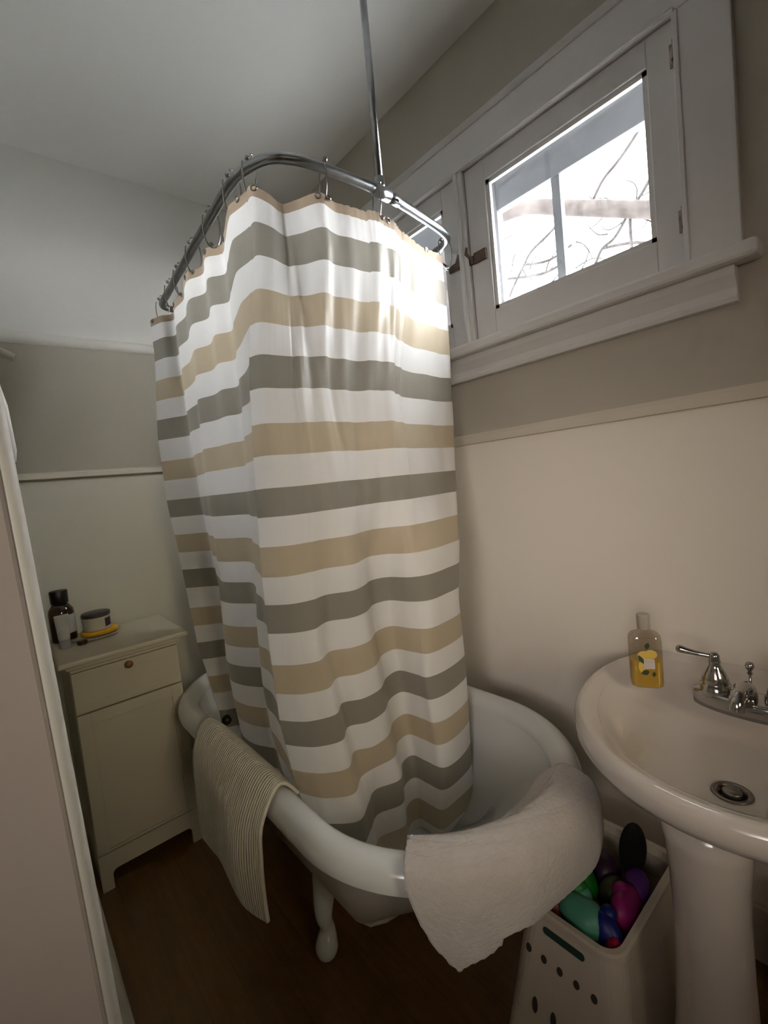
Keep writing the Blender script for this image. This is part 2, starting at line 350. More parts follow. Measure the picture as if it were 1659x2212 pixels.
# ------------------------------------------------------------------ outside: tree limb with twigs, snowy ground
tr = thing('tree', 'bare snowy tree with a thick limb and thin twigs outside the nearer window', 'tree', (4.0, 3.6, -2.6))
b = NB(); tube(b, smoothline([(4.0, 3.6, -2.6), (4.0, 3.5, .4), (4.0, 3.45, 2.6), (4.0, 3.3, H + 2.6), (4.1, 3.2, H + 4)]), .16, 14); obj('trunk', b, M_bark, tr, smooth=True)
b = NB(); tube(b, smoothline([(4.0, 3.45, H + 2.5), (4, 2.55, H + 2.37), (4, 2.28, H + 2.30), (4, 2.07, H + 2.19), (4, 1.8, H + 2.05), (4, 1.55, H + 1.92), (4, 1.3, H + 1.79), (4, .6, H + 1.45), (4, -.2, H + 1.3)]), .062, 12)
obj('limb', b, mat('limb_bark', (.019, .016, .015), .9, noise=(8, .4), spec=.05), tr, smooth=True)
TW = [[(1.30, 2.50), (1.42, 2.37), (1.55, 2.27), (1.65, 2.21), (1.72, 2.13), (1.80, 2.02)], [(1.47, 1.93), (1.49, 1.86), (1.60, 1.73), (1.70, 1.69), (1.76, 1.60), (1.84, 1.5)], [(1.15, 2.2), (1.30, 2.05), (1.38, 1.96), (1.41, 1.93), (1.47, 1.86)],
      [(2.0, 2.14), (2.10, 2.03), (2.32, 1.94), (2.41, 1.85), (2.57, 1.66), (2.66, 1.5)], [(2.6, 1.8), (2.47, 1.76), (2.21, 1.70), (2.0, 1.72)], [(1.70, 1.69), (1.49, 1.64), (1.34, 1.58), (1.1, 1.55)], [(2.41, 1.85), (2.16, 1.79), (1.95, 1.83)], [(1.47, 1.93), (1.48, 1.75), (1.48, 1.58), (1.5, 1.4)]]
for a in TW:
    b = NB(); n = len(a); tube(b, smoothline([(4.02, y, H + z) for y, z in a], 4), .012, 6); obj('twig', b, M_bark, tr, smooth=True)
for k in range(34):
    y = random.uniform(1.1, 2.7); z = random.uniform(1.5, 1.95) + (2.2 - y) * -.1 + (.1 if k % 3 else .45); pts = [(4.05, y, H + z)]; a = random.uniform(0, 6.28)
    for q in range(4):
        a += random.uniform(-.5, .5); y += .07 * math.cos(a); z += .07 * math.sin(a); pts.append((4.05 + .02 * q, y, H + z))
    b = NB(); tube(b, smoothline(pts, 3), [.0075 * (1 - .6 * i / (3 * (len(pts) - 1))) for i in range(3 * (len(pts) - 1) + 1)], 5); obj('twig', b, M_bark, tr, smooth=True)
b = NB(); box(b, 1.5, 30, -15, 20, -2.75, -2.6); struct(obj('ground', b, M_snow))

# ------------------------------------------------------------------ bathtub
TX, TW_ = .726, .352
def stad(ins_s, ins_f, ins_b, z, n=64):
    pts = []; w_ = TW_ - ins_s; cf = .80 ; cb = 1.52
    for k in range(n):
        a = 2 * math.pi * k / n
        c, s = math.cos(a), math.sin(a)
        if s >= 0: pts.append((TX + w_ * c, cb + (TW_ - ins_b) * s, H + z))
        else: pts.append((TX + w_ * c, cf + (TW_ - ins_f) * s, H + z))
    # resample so that straight sides get vertices too
    return pts
tub = thing('bathtub', 'white freestanding clawfoot bathtub with rolled rim under the window', 'bathtub', (TX, 1.16, 0))
OUT = [(.034, .034, .034, -.690), (.040, .055, .040, -.73), (.050, .11, .05, -.79), (.07, .18, .07, -.85), (.10, .27, .10, -.91), (.14, .36, .14, -.96), (.19, .43, .19, -.99), (.25, .50, .25, -1.01)]
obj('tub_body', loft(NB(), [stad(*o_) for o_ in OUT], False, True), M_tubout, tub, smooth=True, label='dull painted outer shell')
INN = [(.066, .066, .066, -.688), (.074, .08, .074, -.74), (.09, .13, .09, -.80), (.11, .19, .11, -.86), (.13, .27, .13, -.91), (.17, .41, .17, -.955), (.25, .50, .25, -.985)]
obj('basin', loft(NB(), [stad(*o_) for o_ in INN], False, True), M_enamel, tub, smooth=True)
ROLL = []
for k in range(11):
    a = R(200 - 220 * k / 10)        # from the outer underside over the top to the inner side
    ROLL.append((.034 + .034 * math.cos(a), -.690 + .036 * math.sin(a)))
rb = NB(); loft(rb, [stad(i, i, i, z, 96) for i, z in ROLL], False, False)
obj('rim', rb, M_enamel, tub, smooth=True)
def claw(x, y, dx, dy):
    b = NB(); p = [(x - dx * .08, y - dy * .08, H - .955), (x - dx * .03, y - dy * .03, H - 1.02), (x, y, H - 1.09), (x - dx * .012, y - dy * .012, H - 1.14), (x + dx * .004, y + dy * .004, H - 1.18), (x, y, .004)]
    tube(b, smoothline(p, 5), [.040, .040, .039, .038, .036, .034, .031, .029, .027, .025, .023, .0215, .020, .019, .019, .020, .022, .025, .027, .029, .030, .029, .027, .024, .020, .014], 14)
    return obj('claw_foot', b, M_enamel, tub, smooth=True)
claw(.525, 1.03, -.7, -.4); claw(.95, 1.03, .7, -.4); claw(.525, 1.66, -.7, .4); claw(.95, 1.66, .7, .4)
b = NB(); lathe(b, (.470, 1.50, H - .735), [(.004, 0), (.006, .02), (.014, .024), (.017, .034), (.013, .046), (.002, .048)], 20, (1, 0, .35)); obj('overflow_knob', b, M_dark, tub, smooth=True, label='dark metal knob on inner wall')

# ------------------------------------------------------------------ shower ring: rod and ceiling pole
RZ = H + .72
path = [(.565, 1.80), (.556, 1.70), (.545, 1.55), (.535, 1.40), (.522, 1.20), (.514, 1.06), (.520, .985), (.548, .922), (.600, .893), (.66, .884), (.75, .880), (.838, .882), (.92, .893), (1.00, .907), (1.08, .922), (1.135, .936), (1.172, .958), (1.190, 1.0), (1.195, 1.06),
        (1.195, 1.4), (1.195, 1.65), (1.17, 1.76), (1.10, 1.82), (.9, 1.84), (.7, 1.84), (.60, 1.83)]
rod = thing('shower_curtain_rod', 'grey metal oval shower rod hung above the tub by a ceiling pole', 'shower rod', (.838, .882, H + .72))
n_ = len(path); ring_pts = []
for i in range(n_):
    for k in range(6):
        ring_pts.append(cr([path[(i - 1) % n_], path[i], path[(i + 1) % n_], path[(i + 2) % n_]], 1 + k / 6) + (RZ,))
b = NB(); tube(b, ring_pts, .0115, 14, closed=True); obj('rod', b, M_rod, rod, smooth=True)
b = NB(); tube(b, [(.840, .884, RZ), (.846, .884, ZC - .004)], .0088, 16); lathe(b, (.846, .884, ZC), [(.030, -.001), (.030, -.006), (.012, -.014), (.009, -.014)], 24); obj('ceiling_pole', b, M_rod, rod, smooth=True)
b = NB(); tube(b, [(.815, .8815, RZ), (.868, .885, RZ)], .0155, 18); tube(b, [(.840, .884, RZ + .0), (.840, .884, RZ + .035)], .0125, 16); tube(b, [(.868, .885, RZ), (.905, .8905, RZ)], .0135, 16)
obj('tee_fitting', b, M_rod, rod, smooth=True)
b = NB(); tube(b, [(.886, .875, RZ - .008), (.886, .870, RZ - .014)], .003, 8); obj('set_screw', b, M_dark, rod, label='dark screw')
# curtain rings, each its own
def ring(x, y, tx, ty, label, drop=.075):
    t = Vector((tx, ty, 0)).normalized(); nrm = Vector((-t.y, t.x, 0))       # across the rod
    o = thing('curtain_ring', label, 'curtain ring', (x, y, RZ), 'metal hooks along the shower rod')
    b = NB(); c = Vector((x, y, RZ - drop / 2 + .012)); pts = []
    for k in range(22):
        a = R(112 - 330 * k / 21); pts.append(c + nrm * (math.cos(a) * .021) + Vector((0, 0, math.sin(a) * (drop / 2 + .012))) + t * (.010 * math.sin(a * .5)))
    tube(b, pts, .0017, 8); obj('hook', b, M_ring, o, smooth=True)
    for k, s in enumerate((-1, 1)):
        b = NB(); ball(b, Vector((x, y, RZ + .0135)) + nrm * (s * .010), .0055); obj('bead', b, M_ring, o, smooth=True)
    b = NB(); ball(b, c - Vector((0, 0, drop / 2 + .008)) + nrm * -.008, .006); obj('end_bead', b, M_ring, o, smooth=True)
    return o
RG = [(.562, 1.79, 0, -1, 'farthest curtain ring at the far left end of the rod'),
      (.551, 1.64, 0, -1, 'second curtain ring from the far left end of the rod'),
      (.544, 1.52, 0, -1, 'third curtain ring from the far left end of the rod'),
      (.532, 1.36, 0, -1, 'fourth curtain ring from the far left end of the rod'),
      (.522, 1.19, 0, -1, 'fifth curtain ring, last one before the rod bends'),
      (.515, 1.035, .1, -1, 'first of two rings close together at the rod bend, the left one'),
      (.528, .965, .6, -.8, 'right one of two close rings at the rod bend'),
      (.668, .883, 1, 0, 'tall loop ring alone on the front of the rod between bend and pole'),
      (.826, .881, 1, 0, 'curtain ring hanging against the foot of the ceiling pole'),
      (1.186, .985, .2, 1, 'thin curtain ring hanging in front of the farther window glass')]
for r_ in RG: ring(r_[0], r_[1], r_[2], r_[3], r_[4])

# ------------------------------------------------------------------ shower curtain: cross sections at eight heights
L_TOP = [(.520, 1.815), (.535, 1.74), (.565, 1.70), (.545, 1.62), (.543, 1.52), (.522, 1.44), (.516, 1.38), (.536, 1.32), (.515, 1.24), (.541, 1.19), (.525, 1.13), (.503, 1.06), (.496, 1.01)]
F_TOP = [(.503, .952), (.512, .930), (.540, .919), (.572, .928), (.602, .926), (.646, .884), (.700, .884), (.775, .872), (.83, .875), (.885, .889), (.94, .911), (1.05, .938), (1.128, .948), (1.150, .985)]
L_22 = [(.478, 1.76), (.510, 1.70), (.545, 1.635), (.530, 1.58), (.521, 1.52), (.522, 1.46), (.501, 1.39), (.521, 1.32), (.526, 1.26), (.547, 1.21), (.516, 1.126), (.505, 1.06), (.480, .985)]
F_22 = [(.452, .942), (.470, .912), (.495, .900), (.53, .889), (.57, .884), (.62, .889), (.665, .890), (.72, .884), (.778, .870), (.835, .893), (.876, .920), (1.02, .955), (1.125, .962), (1.150, 1.0)]
L_0 = [(.480, 1.76), (.510, 1.71), (.555, 1.655), (.545, 1.60), (.525, 1.52), (.515, 1.46), (.498, 1.38), (.512, 1.31), (.528, 1.25), (.530, 1.19), (.500, 1.12), (.480, 1.05), (.465, 1.00)]
F_0 = [(.441, .950), (.462, .915), (.492, .897), (.535, .892), (.575, .885), (.63, .880), (.675, .892), (.725, .892), (.765, .876), (.81, .868), (.87, .885), (1.0, .915), (1.070, .925), (1.100, .965)]
L_18 = [(.505, 1.79), (.530, 1.75), (.577, 1.69), (.570, 1.63), (.535, 1.53), (.522, 1.45), (.488, 1.36), (.500, 1.30), (.526, 1.24), (.515, 1.17), (.482, 1.09), (.465, 1.04), (.452, 1.00)]
F_18 = [(.436, .958), (.455, .925), (.482, .903), (.525, .898), (.57, .895), (.615, .868), (.66, .888), (.70, .912), (.745, .897), (.770, .845), (.82, .825), (.92, .838), (.995, .865), (1.030, .91)]
L_38 = [(.500, 1.735), (.530, 1.705), (.583, 1.645), (.570, 1.585), (.535, 1.49), (.497, 1.405), (.505, 1.34), (.530, 1.29), (.544, 1.255), (.512, 1.185), (.476, 1.11), (.472, 1.055), (.458, 1.01)]
F_38 = [(.434, .960), (.452, .935), (.475, .910), (.512, .892), (.563, .918), (.605, .892), (.656, .890), (.714, .930), (.764, .928), (.782, .865), (.812, .826), (.88, .830), (.950, .848), (.980, .90)]
L_51 = [(.507, 1.72), (.535, 1.70), (.588, 1.662), (.572, 1.60), (.53, 1.51), (.504, 1.425), (.515, 1.36), (.54, 1.31), (.550, 1.285), (.528, 1.23), (.498, 1.17), (.490, 1.10), (.465, 1.02)]
F_51 = [(.436, .958), (.455, .925), (.482, .895), (.535, .876), (.576, .908), (.620, .886), (.678, .891), (.730, .928), (.781, .935), (.792, .880), (.798, .842), (.865, .835), (.965, .860), (.990, .91)]
L_64 = [(.522, 1.70), (.545, 1.68), (.588, 1.65), (.572, 1.59), (.535, 1.51), (.512, 1.43), (.52, 1.36), (.54, 1.31), (.552, 1.285), (.53, 1.23), (.505, 1.17), (.492, 1.10), (.472, 1.02)]
F_64 = [(.452, .960), (.470, .922), (.500, .884), (.545, .863), (.590, .903), (.635, .884), (.690, .893), (.742, .932), (.790, .935), (.801, .880), (.806, .842), (.860, .832), (.960, .858), (.985, .91)]
L_77 = [(.540, 1.68), (.56, 1.66), (.588, 1.64), (.58, 1.58), (.545, 1.51), (.525, 1.43), (.53, 1.36), (.55, 1.31), (.56, 1.28), (.54, 1.22), (.52, 1.16), (.505, 1.09), (.490, 1.02)]
F_77 = [(.478, .965), (.488, .930), (.500, .899), (.552, .856), (.602, .885), (.645, .910), (.712, .892), (.762, .938), (.805, .942), (.811, .895), (.820, .840), (.88, .835), (.955, .860), (.980, .90)]
L_93 = [(x + .01 if x > .53 else .535, y) for x, y in L_77]
F_93 = [(max(x, .525), max(y, .868)) for x, y in F_77]
KEYS = [(.668, L_TOP + F_TOP), (.55, L_TOP + F_TOP), (.22, L_22 + F_22), (.0, L_0 + F_0), (-.185, L_18 + F_18), (-.35, L_38 + F_38), (-.512, L_51 + F_51), (-.637, L_64 + F_64), (-.765, L_77 + F_77), (-.975, L_93 + F_93)]
NCP = len(KEYS[0][1]); COLS = (NCP - 1) * 9 + 1; ROWS = 190
hang = [0, 3.0, 5.5, 8.0, 9.6, 11.6, 13.6, 18.0, 21.6, 26]     # where the hooks hold the top edge, in control-point steps
def sect(key, t):
    # the two panels are smooth on their own and meet in a crisp leading fold
    return cr(key[1][:14], t) if t <= 13 else cr(key[1][13:], t - 13)
P = []
zk = [k[0] for k in KEYS]
ZL = [ZT + (ZB - ZT) * i / (ROWS - 1) for i in range(ROWS)]
for zb_, _k in BANDS[1:]:
    if zb_ > ZB:                       # move the nearest row onto each colour border
        i_ = min(range(ROWS), key=lambda q: abs(ZL[q] - zb_)); ZL[i_] = zb_
for i in range(ROWS):
    z = ZL[i]; f = (ZT - z) / (ZT - ZB)
    j = max(q for q in range(len(zk)) if zk[q] >= z - 1e-9) if z < zk[0] else 0
    j = min(j, len(zk) - 2); g = (zk[j] - z) / (zk[j] - zk[j + 1]); g = max(0, min(1, g)); row = []
    for c in range(COLS):
        t = c * (NCP - 1) / (COLS - 1)
        q = [sect(KEYS[max(0, min(len(KEYS) - 1, k))], t) for k in (j - 1, j, j + 1, j + 2)]
        # smooth (monotone) blend between the keys
        gg = g * g * (3 - 2 * g) * .35 + g * .65
        x = q[1][0] + (q[2][0] - q[1][0]) * gg; y = q[1][1] + (q[2][1] - q[1][1]) * gg
        # scallop between hooks and small gathers near the hem
        d = 0
        for h0, h1 in zip(hang, hang[1:]):
            if h0 <= t <= h1:
                u = (t - h0) / (h1 - h0); d = math.sin(math.pi * u) ** 1.5 * min(1, (h1 - h0) / 3)
        amp = {True: .022, False: .010}[13.0 < t < 18.2] if t >= 9 else .006
        if t > 20: amp = .004
        fade = math.exp(-max(0, f) * 7)
        dz = -amp * d * fade
        if t > 19: y += .0022 * math.sin(t * 23) * math.exp(-f * 30)
        # lengthwise creases that fan out from the hooks
        cw = (.0045 * math.sin(t * 5.1 + f * 9) + .0010 * math.sin(t * 11.7 - f * 16)) * math.exp(-((f - .22) / .25) ** 2) * (1 if t > 16 else 0)
        row.append((x, y + cw, H + z + dz))
    P.append(row)
cb = NB(); grid(cb, P, lambda a, b_: (b_ / (COLS - 1), 1 - a / (ROWS - 1)))
cl = cb.loops.layers.float_color.new('stripe')
for fi, f_ in enumerate(cb.faces):
    i = fi // (COLS - 1); zm = (ZL[i] + ZL[i + 1]) / 2; k_ = [k for z, k in BANDS if z > zm][-1]
    for lp in f_.loops: lp[cl] = (*STRIPE[k_], 1)
cur = obj('shower_curtain', cb, M_curtain, smooth=True)
tag(cur, 'white, grey and tan striped shower curtain hanging down into the tub', 'shower curtain')
# metal eyelets along the hem
eye = [0.3, 3.0, 5.5, 8.0, 9.6, 12.4, 14.0, 18.0, 21.4, 24.0]
for t in eye:
    x, y = sect(KEYS[0], t); x2, y2 = sect(KEYS[0], min(t + .05, NCP - 1)); x1, y1 = sect(KEYS[0], max(t - .05, 0))
    tg = Vector((x2 - x1, y2 - y1, 0)).normalized(); nr = Vector((tg.y, -tg.x, 0))
    c = Vector((x, y, H + .653)); b = NB()
    pts = [c + tg * (.0062 * math.cos(R(a))) + Vector((0, 0, .0062 * math.sin(R(a)))) for a in range(0, 360, 24)]
    tube(b, pts, .0022, 8, closed=True); obj('eyelet', b, M_ring, cur, smooth=True)

# ------------------------------------------------------------------ ribbed bath mat over the tub side
cols = [   # y on the inside, crest, outside and lower edge
    dict(i=(.462, 1.400, -.700), c=(.408, 1.375, -.650), o=(.362, 1.352, -.700), m=(.352, 1.345, -.80), l=(.356, 1.362, -.900), b=(.356, 1.365, -.958)),
    dict(i=(.462, 1.28, -.700), c=(.408, 1.255, -.650), o=(.360, 1.24, -.700), m=(.352, 1.235, -.80), l=(.350, 1.24, -.880), b=(.350, 1.245, -.930)),
    dict(i=(.462, 1.16, -.700), c=(.408, 1.14, -.650), o=(.355, 1.13, -.700), m=(.340, 1.125, -.78), l=(.335, 1.13, -.840), b=(.335, 1.135, -.885)),
    dict(i=(.462, 1.05, -.700), c=(.408, 1.03, -.650), o=(.352, 1.02, -.700), m=(.330, 1.02, -.78), l=(.335, 1.04, -.880), b=(.345, 1.055, -.945)),
    dict(i=(.452, .945, -.690), c=(.412, .930, -.650), o=(.360, .915, -.690), m=(.352, .922, -.77), l=(.356, .940, -.860), b=(.360, .948, -.930))]
ctrl = [[(a[0], a[1], H + a[2]) for a in (cc['i'], cc['c'], cc['o'], cc['m'], cc['l'], cc['b'])] for cc in cols]
ctrl = [[(x - (.006 if k else -.0), y, z + (.010 if k == 1 else 0)) for k, (x, y, z) in enumerate(r_)] for r_ in ctrl]
b = NB(); grid(b, patch(ctrl, 46, 60), None)
# uv: X across the ribs, so that the ribs run with the near edge
lay = b.loops.layers.uv.active
for f_ in b.faces:
    for lp in f_.loops: lp[lay].uv = (lp[lay].uv[1], lp[lay].uv[0])
tag(obj('bath_mat', b, M_rug, smooth=True, solid=.007), 'cream ribbed bath mat hanging over the left side of the tub', 'bath mat')

# plush mat over the front of the rim
def rimp(th, r_, z): return (TX + r_ * math.sin(R(th)), .80 - r_ * math.cos(R(th)), H + z)
tops = [-51, -34, -16, -2, 11, 22]
bots = [(.476, .497, -.778), (.515, .468, -.756), (.577, .444, -.740), (.692, .437, -.752), (.800, .445, -.782), (.877, .466, -.790)]
rows = []
rows.append([rimp(t, r_, z) for t, r_, z in zip(tops, (.305, .290, .262, .252, .262, .272), (-.672, -.674, -.690, -.694, -.682, -.672))])
rows.append([rimp(t, .300, -.650) for t in tops])
rows.append([rimp(t, .322, -.640) for t in tops])
rows.append([rimp(t, .362, -.664) for t in tops])
mid = []
for k, t in enumerate(tops):
    a = Vector(rimp(t, .374, -.70)); c_ = Vector((bots[k][0], bots[k][1], H + bots[k][2])); mid.append(tuple(a.lerp(c_, .45)))
rows.append(mid); rows.append([(x, y, H + z) for x, y, z in bots])
PM = patch(rows, 50, 60)
PM = [[(x, y, z + .0015 * math.sin(i * 1.7 + j * .9) * math.sin(j * 1.3 + i * .4)) for j, (x, y, z) in enumerate(r_)] for i, r_ in enumerate(PM)]
b = NB(); grid(b, PM)
tag(obj('bath_mat', b, M_mat, smooth=True, solid=.014), 'thick plush white bath mat folded over the near end of the tub', 'bath mat')

# ------------------------------------------------------------------ small cabinet
CY = 1.7128; CX0, CX1 = .1235, .4385; CZ = H - .449
cab = thing('bathroom_cabinet', 'small cream wooden cabinet with one drawer and one door against the far wall', 'cabinet', (.281, 1.89, 0))
b = NB()
box(b, CX0, CX0 + .016, CY + .018, 2.055, 0, CZ - .02); box(b, CX1 - .016, CX1, CY + .018, 2.055, 0, CZ - .02)
box(b, CX0 + .016, CX1 - .016, CY + .02, 2.055, .085, .10); box(b, CX0 + .016, CX1 - .016, 2.045, 2.055, .085, CZ - .02); box(b, CX0 + .016, CX1 - .016, CY + .02, 2.05, CZ - .035, CZ - .02)
obj('carcass', b, M_cab, cab, bevel=.0015)
def front_poly():
    # lower rail with two feet and a rounded notch between them
    z1 = .118; nb = .060; a = CX0; c = CX1; l0 = .034
    p = [(a, 0), (a + l0, 0)]
    for k in range(5): t = R(180 - 22.5 * k); p.append((a + l0 + .016 + .016 * math.cos(t), nb - .016 + .016 * math.sin(t)))
    for k in range(5): t = R(90 - 22.5 * k); p.append((c - l0 - .016 + .016 * math.cos(t), nb - .016 + .016 * math.sin(t)))
    p += [(c - l0, 0), (c, 0), (c, z1), (a, z1)]; return p
bm_ = NB(); prism_y(bm_, CY, CY + .018, front_poly()); obj('plinth', bm_, M_cab, cab)
zs = H - .628
b = NB(); box(b, CX0 + .001, CX1 - .001, CY, CY + .017, zs + .003, CZ - .045)
dr = obj('drawer', b, M_cab, cab, bevel=.002)
b = NB(); box(b, CX0, CX1, CY, CY + .018, CZ - .043, CZ - .0205); obj('top_rail', b, M_cab, cab, bevel=.002)
b = NB()
for a in ((CX0 + .028, CX1 - .028, zs + .030, zs + .033), (CX0 + .028, CX1 - .028, CZ - .075, CZ - .072)): box(b, a[0], a[1], CY - .0015, CY + .002, a[2], a[3])
obj('drawer_moulding', b, M_cab, dr)
b = NB(); lathe(b, (.281, CY, H - .508), [(.005, 0), (.006, .009), (.011, .013), (.0125, .019), (.010, .025), (.001, .027)], 24, (0, -1, 0)); obj('knob', b, M_wood, dr, smooth=True, label='brown wooden knob')
b = NB(); dz0, dz1 = .121, zs - .002; fw_ = .038
for a in ((CX0 + .001, CX0 + fw_, dz0, dz1), (CX1 - fw_, CX1 - .001, dz0, dz1), (CX0 + fw_, CX1 - fw_, dz0, dz0 + .008), (CX0 + fw_, CX1 - fw_, dz1 - fw_, dz1)): box(b, a[0], a[1], CY, CY + .017, a[2], a[3])
box(b, CX0 + fw_, CX1 - fw_, CY + .006, CY + .014, dz0 + .008, dz1 - fw_)
dd = obj('door', b, M_cab, cab, bevel=.0015)
b = NB(); lathe(b, (.4255, CY, H - .742), [(.004, 0), (.005, .009), (.010, .013), (.0115, .019), (.009, .025), (.001, .026)], 20, (0, -1, 0)); obj('knob', b, M_dark, dd, smooth=True, label='dark green metal knob')
b = NB(); box(b, .0935, .472, CY - .027, 2.062, CZ - .018, CZ)
prism_y(b, CY - .006, 2.058, [(.106, CZ - .018), (.118, CZ - .034), (.446, CZ - .034), (.458, CZ - .018)])
obj('tabletop', b, M_cab, cab, bevel=.006)

# things standing on the cabinet
def lath(name, c, prof, m, parent=None, seg=32, label=None): return obj(name, lathe(NB(), c, prof, seg), m, parent, smooth=True, label=label)
def autosharp(o):
    e = o.modifiers.new('es', 'EDGE_SPLIT'); e.split_angle = R(35); return o
MX, MY = .146, 2.000
bt = thing('medicine_bottle', 'dark amber bottle with black cap and pale label at the back left of the cabinet', 'bottle', (MX, MY, CZ))
autosharp(lath('glass', (MX, MY, CZ), [(.034, 0), (.039, .004), (.039, .100), (.037, .114), (.026, .130), (.021, .134), (.021, .140)], M_amber, bt))
autosharp(lath('cap', (MX, MY, CZ + .136), [(.0255, 0), (.0265, .002), (.0275, .042), (.026, .045)], M_black, bt))
b = NB(); arc = [(MX + .0397 * math.cos(R(a)), MY + .0397 * math.sin(R(a))) for a in range(-110, -9, 10)]
grid(b, [[(x, y, CZ + z) for x, y in arc] for z in (.03, .095)]); obj('label', b, M_label, bt, smooth=True)
PY = 1.960; PX = .236
plate = tag(autosharp(lath('saucer', (PX, PY, CZ), [(.056, 0), (.070, .003), (.082, .0065), (.081, .008), (.066, .005), (.020, .004)], M_plate, seg=48)), 'cream saucer under the white jar on the cabinet', 'saucer')
yl = tag(autosharp(lath('yellow_coaster', (PX + .012, PY + .006, CZ + .0085), [(.056, 0), (.059, .002), (.059, .010), (.056, .012)], M_yellow, seg=48)), 'mustard yellow disc between saucer and white jar', 'coaster')
jr = thing('cream_jar', 'wide white jar with a dark lid on the yellow disc', 'jar', (PX + .008, PY + .010, CZ + .0205))
JX, JY, JZ = PX + .008, PY + .010, CZ + .0205
autosharp(lath('jar_body', (JX, JY, JZ), [(.040, 0), (.043, .003), (.043, .046), (.041, .048)], M_jar, jr))
autosharp(lath('lid', (JX, JY, JZ + .048), [(.0445, 0), (.046, .002), (.046, .012), (.043, .014)], M_jarlid, jr))
b = NB(); arc = [(JX + .0436 * math.cos(R(a)), JY + .0436 * math.sin(R(a))) for a in range(-62, -17, 7)]
grid(b, [[(x, y, JZ + z) for x, y in arc] for z in (.010, .040)]); obj('label', b, M_labeld, jr, smooth=True, label='dark plum square label')
lidz = CZ + .001
db = thing('soap_dish_lid', 'small dark red brown flat tin at the foot of the amber bottle', 'tin', (.183, 1.880, CZ))
autosharp(lath('tin_base', (.183, 1.880, CZ + .0002), [(.014, 0), (.015, .001), (.015, .008), (.014, .009)], mat('red_brown_tin', (.06, .02, .008), .4), db))
autosharp(lath('tin_cover', (.183, 1.880, CZ + .0092), [(.0155, 0), (.0155, .004), (.014, .005)], mat('red_brown_cover', (.07, .022, .01), .35), db))
# small white tube standing in front of the bottle
TBX, TBY = .136, 1.890
tb = thing('cream_tube', 'white squeeze tube standing on its lilac cap in front of the amber bottle', 'tube', (TBX, TBY, CZ))
autosharp(lath('tube_cap', (TBX, TBY, CZ), [(.015, 0), (.0165, .001), (.0165, .024), (.015, .025)], M_tube, tb))
b = NB(); rr = []
for z, rx, ry in ((.025, .016, .015), (.035, .0175, .015), (.07, .019, .010), (.104, .021, .0025), (.113, .021, .0012)):
    rr.append([(TBX + rx * math.cos(2 * math.pi * k / 24), TBY + ry * math.sin(2 * math.pi * k / 24), CZ + z) for k in range(24)])
loft(b, rr); obj('tube_body', b, M_label, tb, smooth=True)

# ------------------------------------------------------------------ pedestal sink
SX, SY, SZ = 1.05, .222, H - .5
sink = thing('pedestal_sink', 'white oval pedestal sink with chrome faucet on the window wall', 'sink', (SX, SY, 0))
def ell(ax, ay, z, cx=SX, n=72, cy=SY):
    out = []
    for k in range(n):
        a = 2 * math.pi * k / n; x = cx + ax * math.cos(a); out.append((min(x, XR - .001 - (max(0, .346 - ax) * .55 if z > H - .530 else 0)), cy + ay * math.sin(a), z))
    return out
SR = [ell(.10, .10, H - .635, .97), ell(.17, .16, H - .625, .98), ell(.235, .21, H - .603, 1.01), ell(.295, .255, H - .578, 1.04), ell(.330, .283, H - .560), ell(.348, .300, H - .550), ell(.357, .308, H - .535), ell(.357, .308, H - .515), ell(.350, .302, H - .503),
      ell(.342, .294, H - .500), ell(.333, .286, H - .502), ell(.318, .274, H - .508), ell(.300, .262, H - .512, 1.04)]
SR += [ell(.245, .255, H - .517, .99), ell(.215, .245, H - .526, .968), ell(.190, .222, H - .550, .95), ell(.15, .18, H - .566, .935), ell(.10, .12, H - .575, .91), ell(.05, .06, H - .579, .89), ell(.024, .024, H - .580, .884, 72, .224)]
b = NB(); loft(b, SR, True, False); 
lathe(b, (.884, .224, H - .582), [(.024, .002), (.020, -.03)], 72, None, False, True)
bs_ = obj('basin', b, M_ceramic, sink, smooth=True); e_ = bs_.modifiers.new('es', 'EDGE_SPLIT'); e_.split_angle = R(48)
b = NB()
lathe(b, (.84, .252, 0), [(.105, 0), (.105, .02), (.092, .05), (.072, .12), (.061, .22), (.057, .34), (.056, .44), (.058, .50), (.064, .56), (.070, .615)], 48); obj('pedestal', b, M_ceramic, sink, smooth=True)
b = NB(); lathe(b, (.884, .224, H - .5805), [(.028, .000), (.030, .002), (.027, .004), (.021, .002), (.020, -.014)], 40, None, False, False); dn = obj('drain_flange', b, M_drain, sink, smooth=True)
b = NB(); lathe(b, (.884, .224, H - .587), [(.0120, -.004), (.0135, .006), (.0145, .010), (.013, .0125), (.001, .0135)], 32); obj('drain_stopper', b, M_drain, dn, smooth=True)
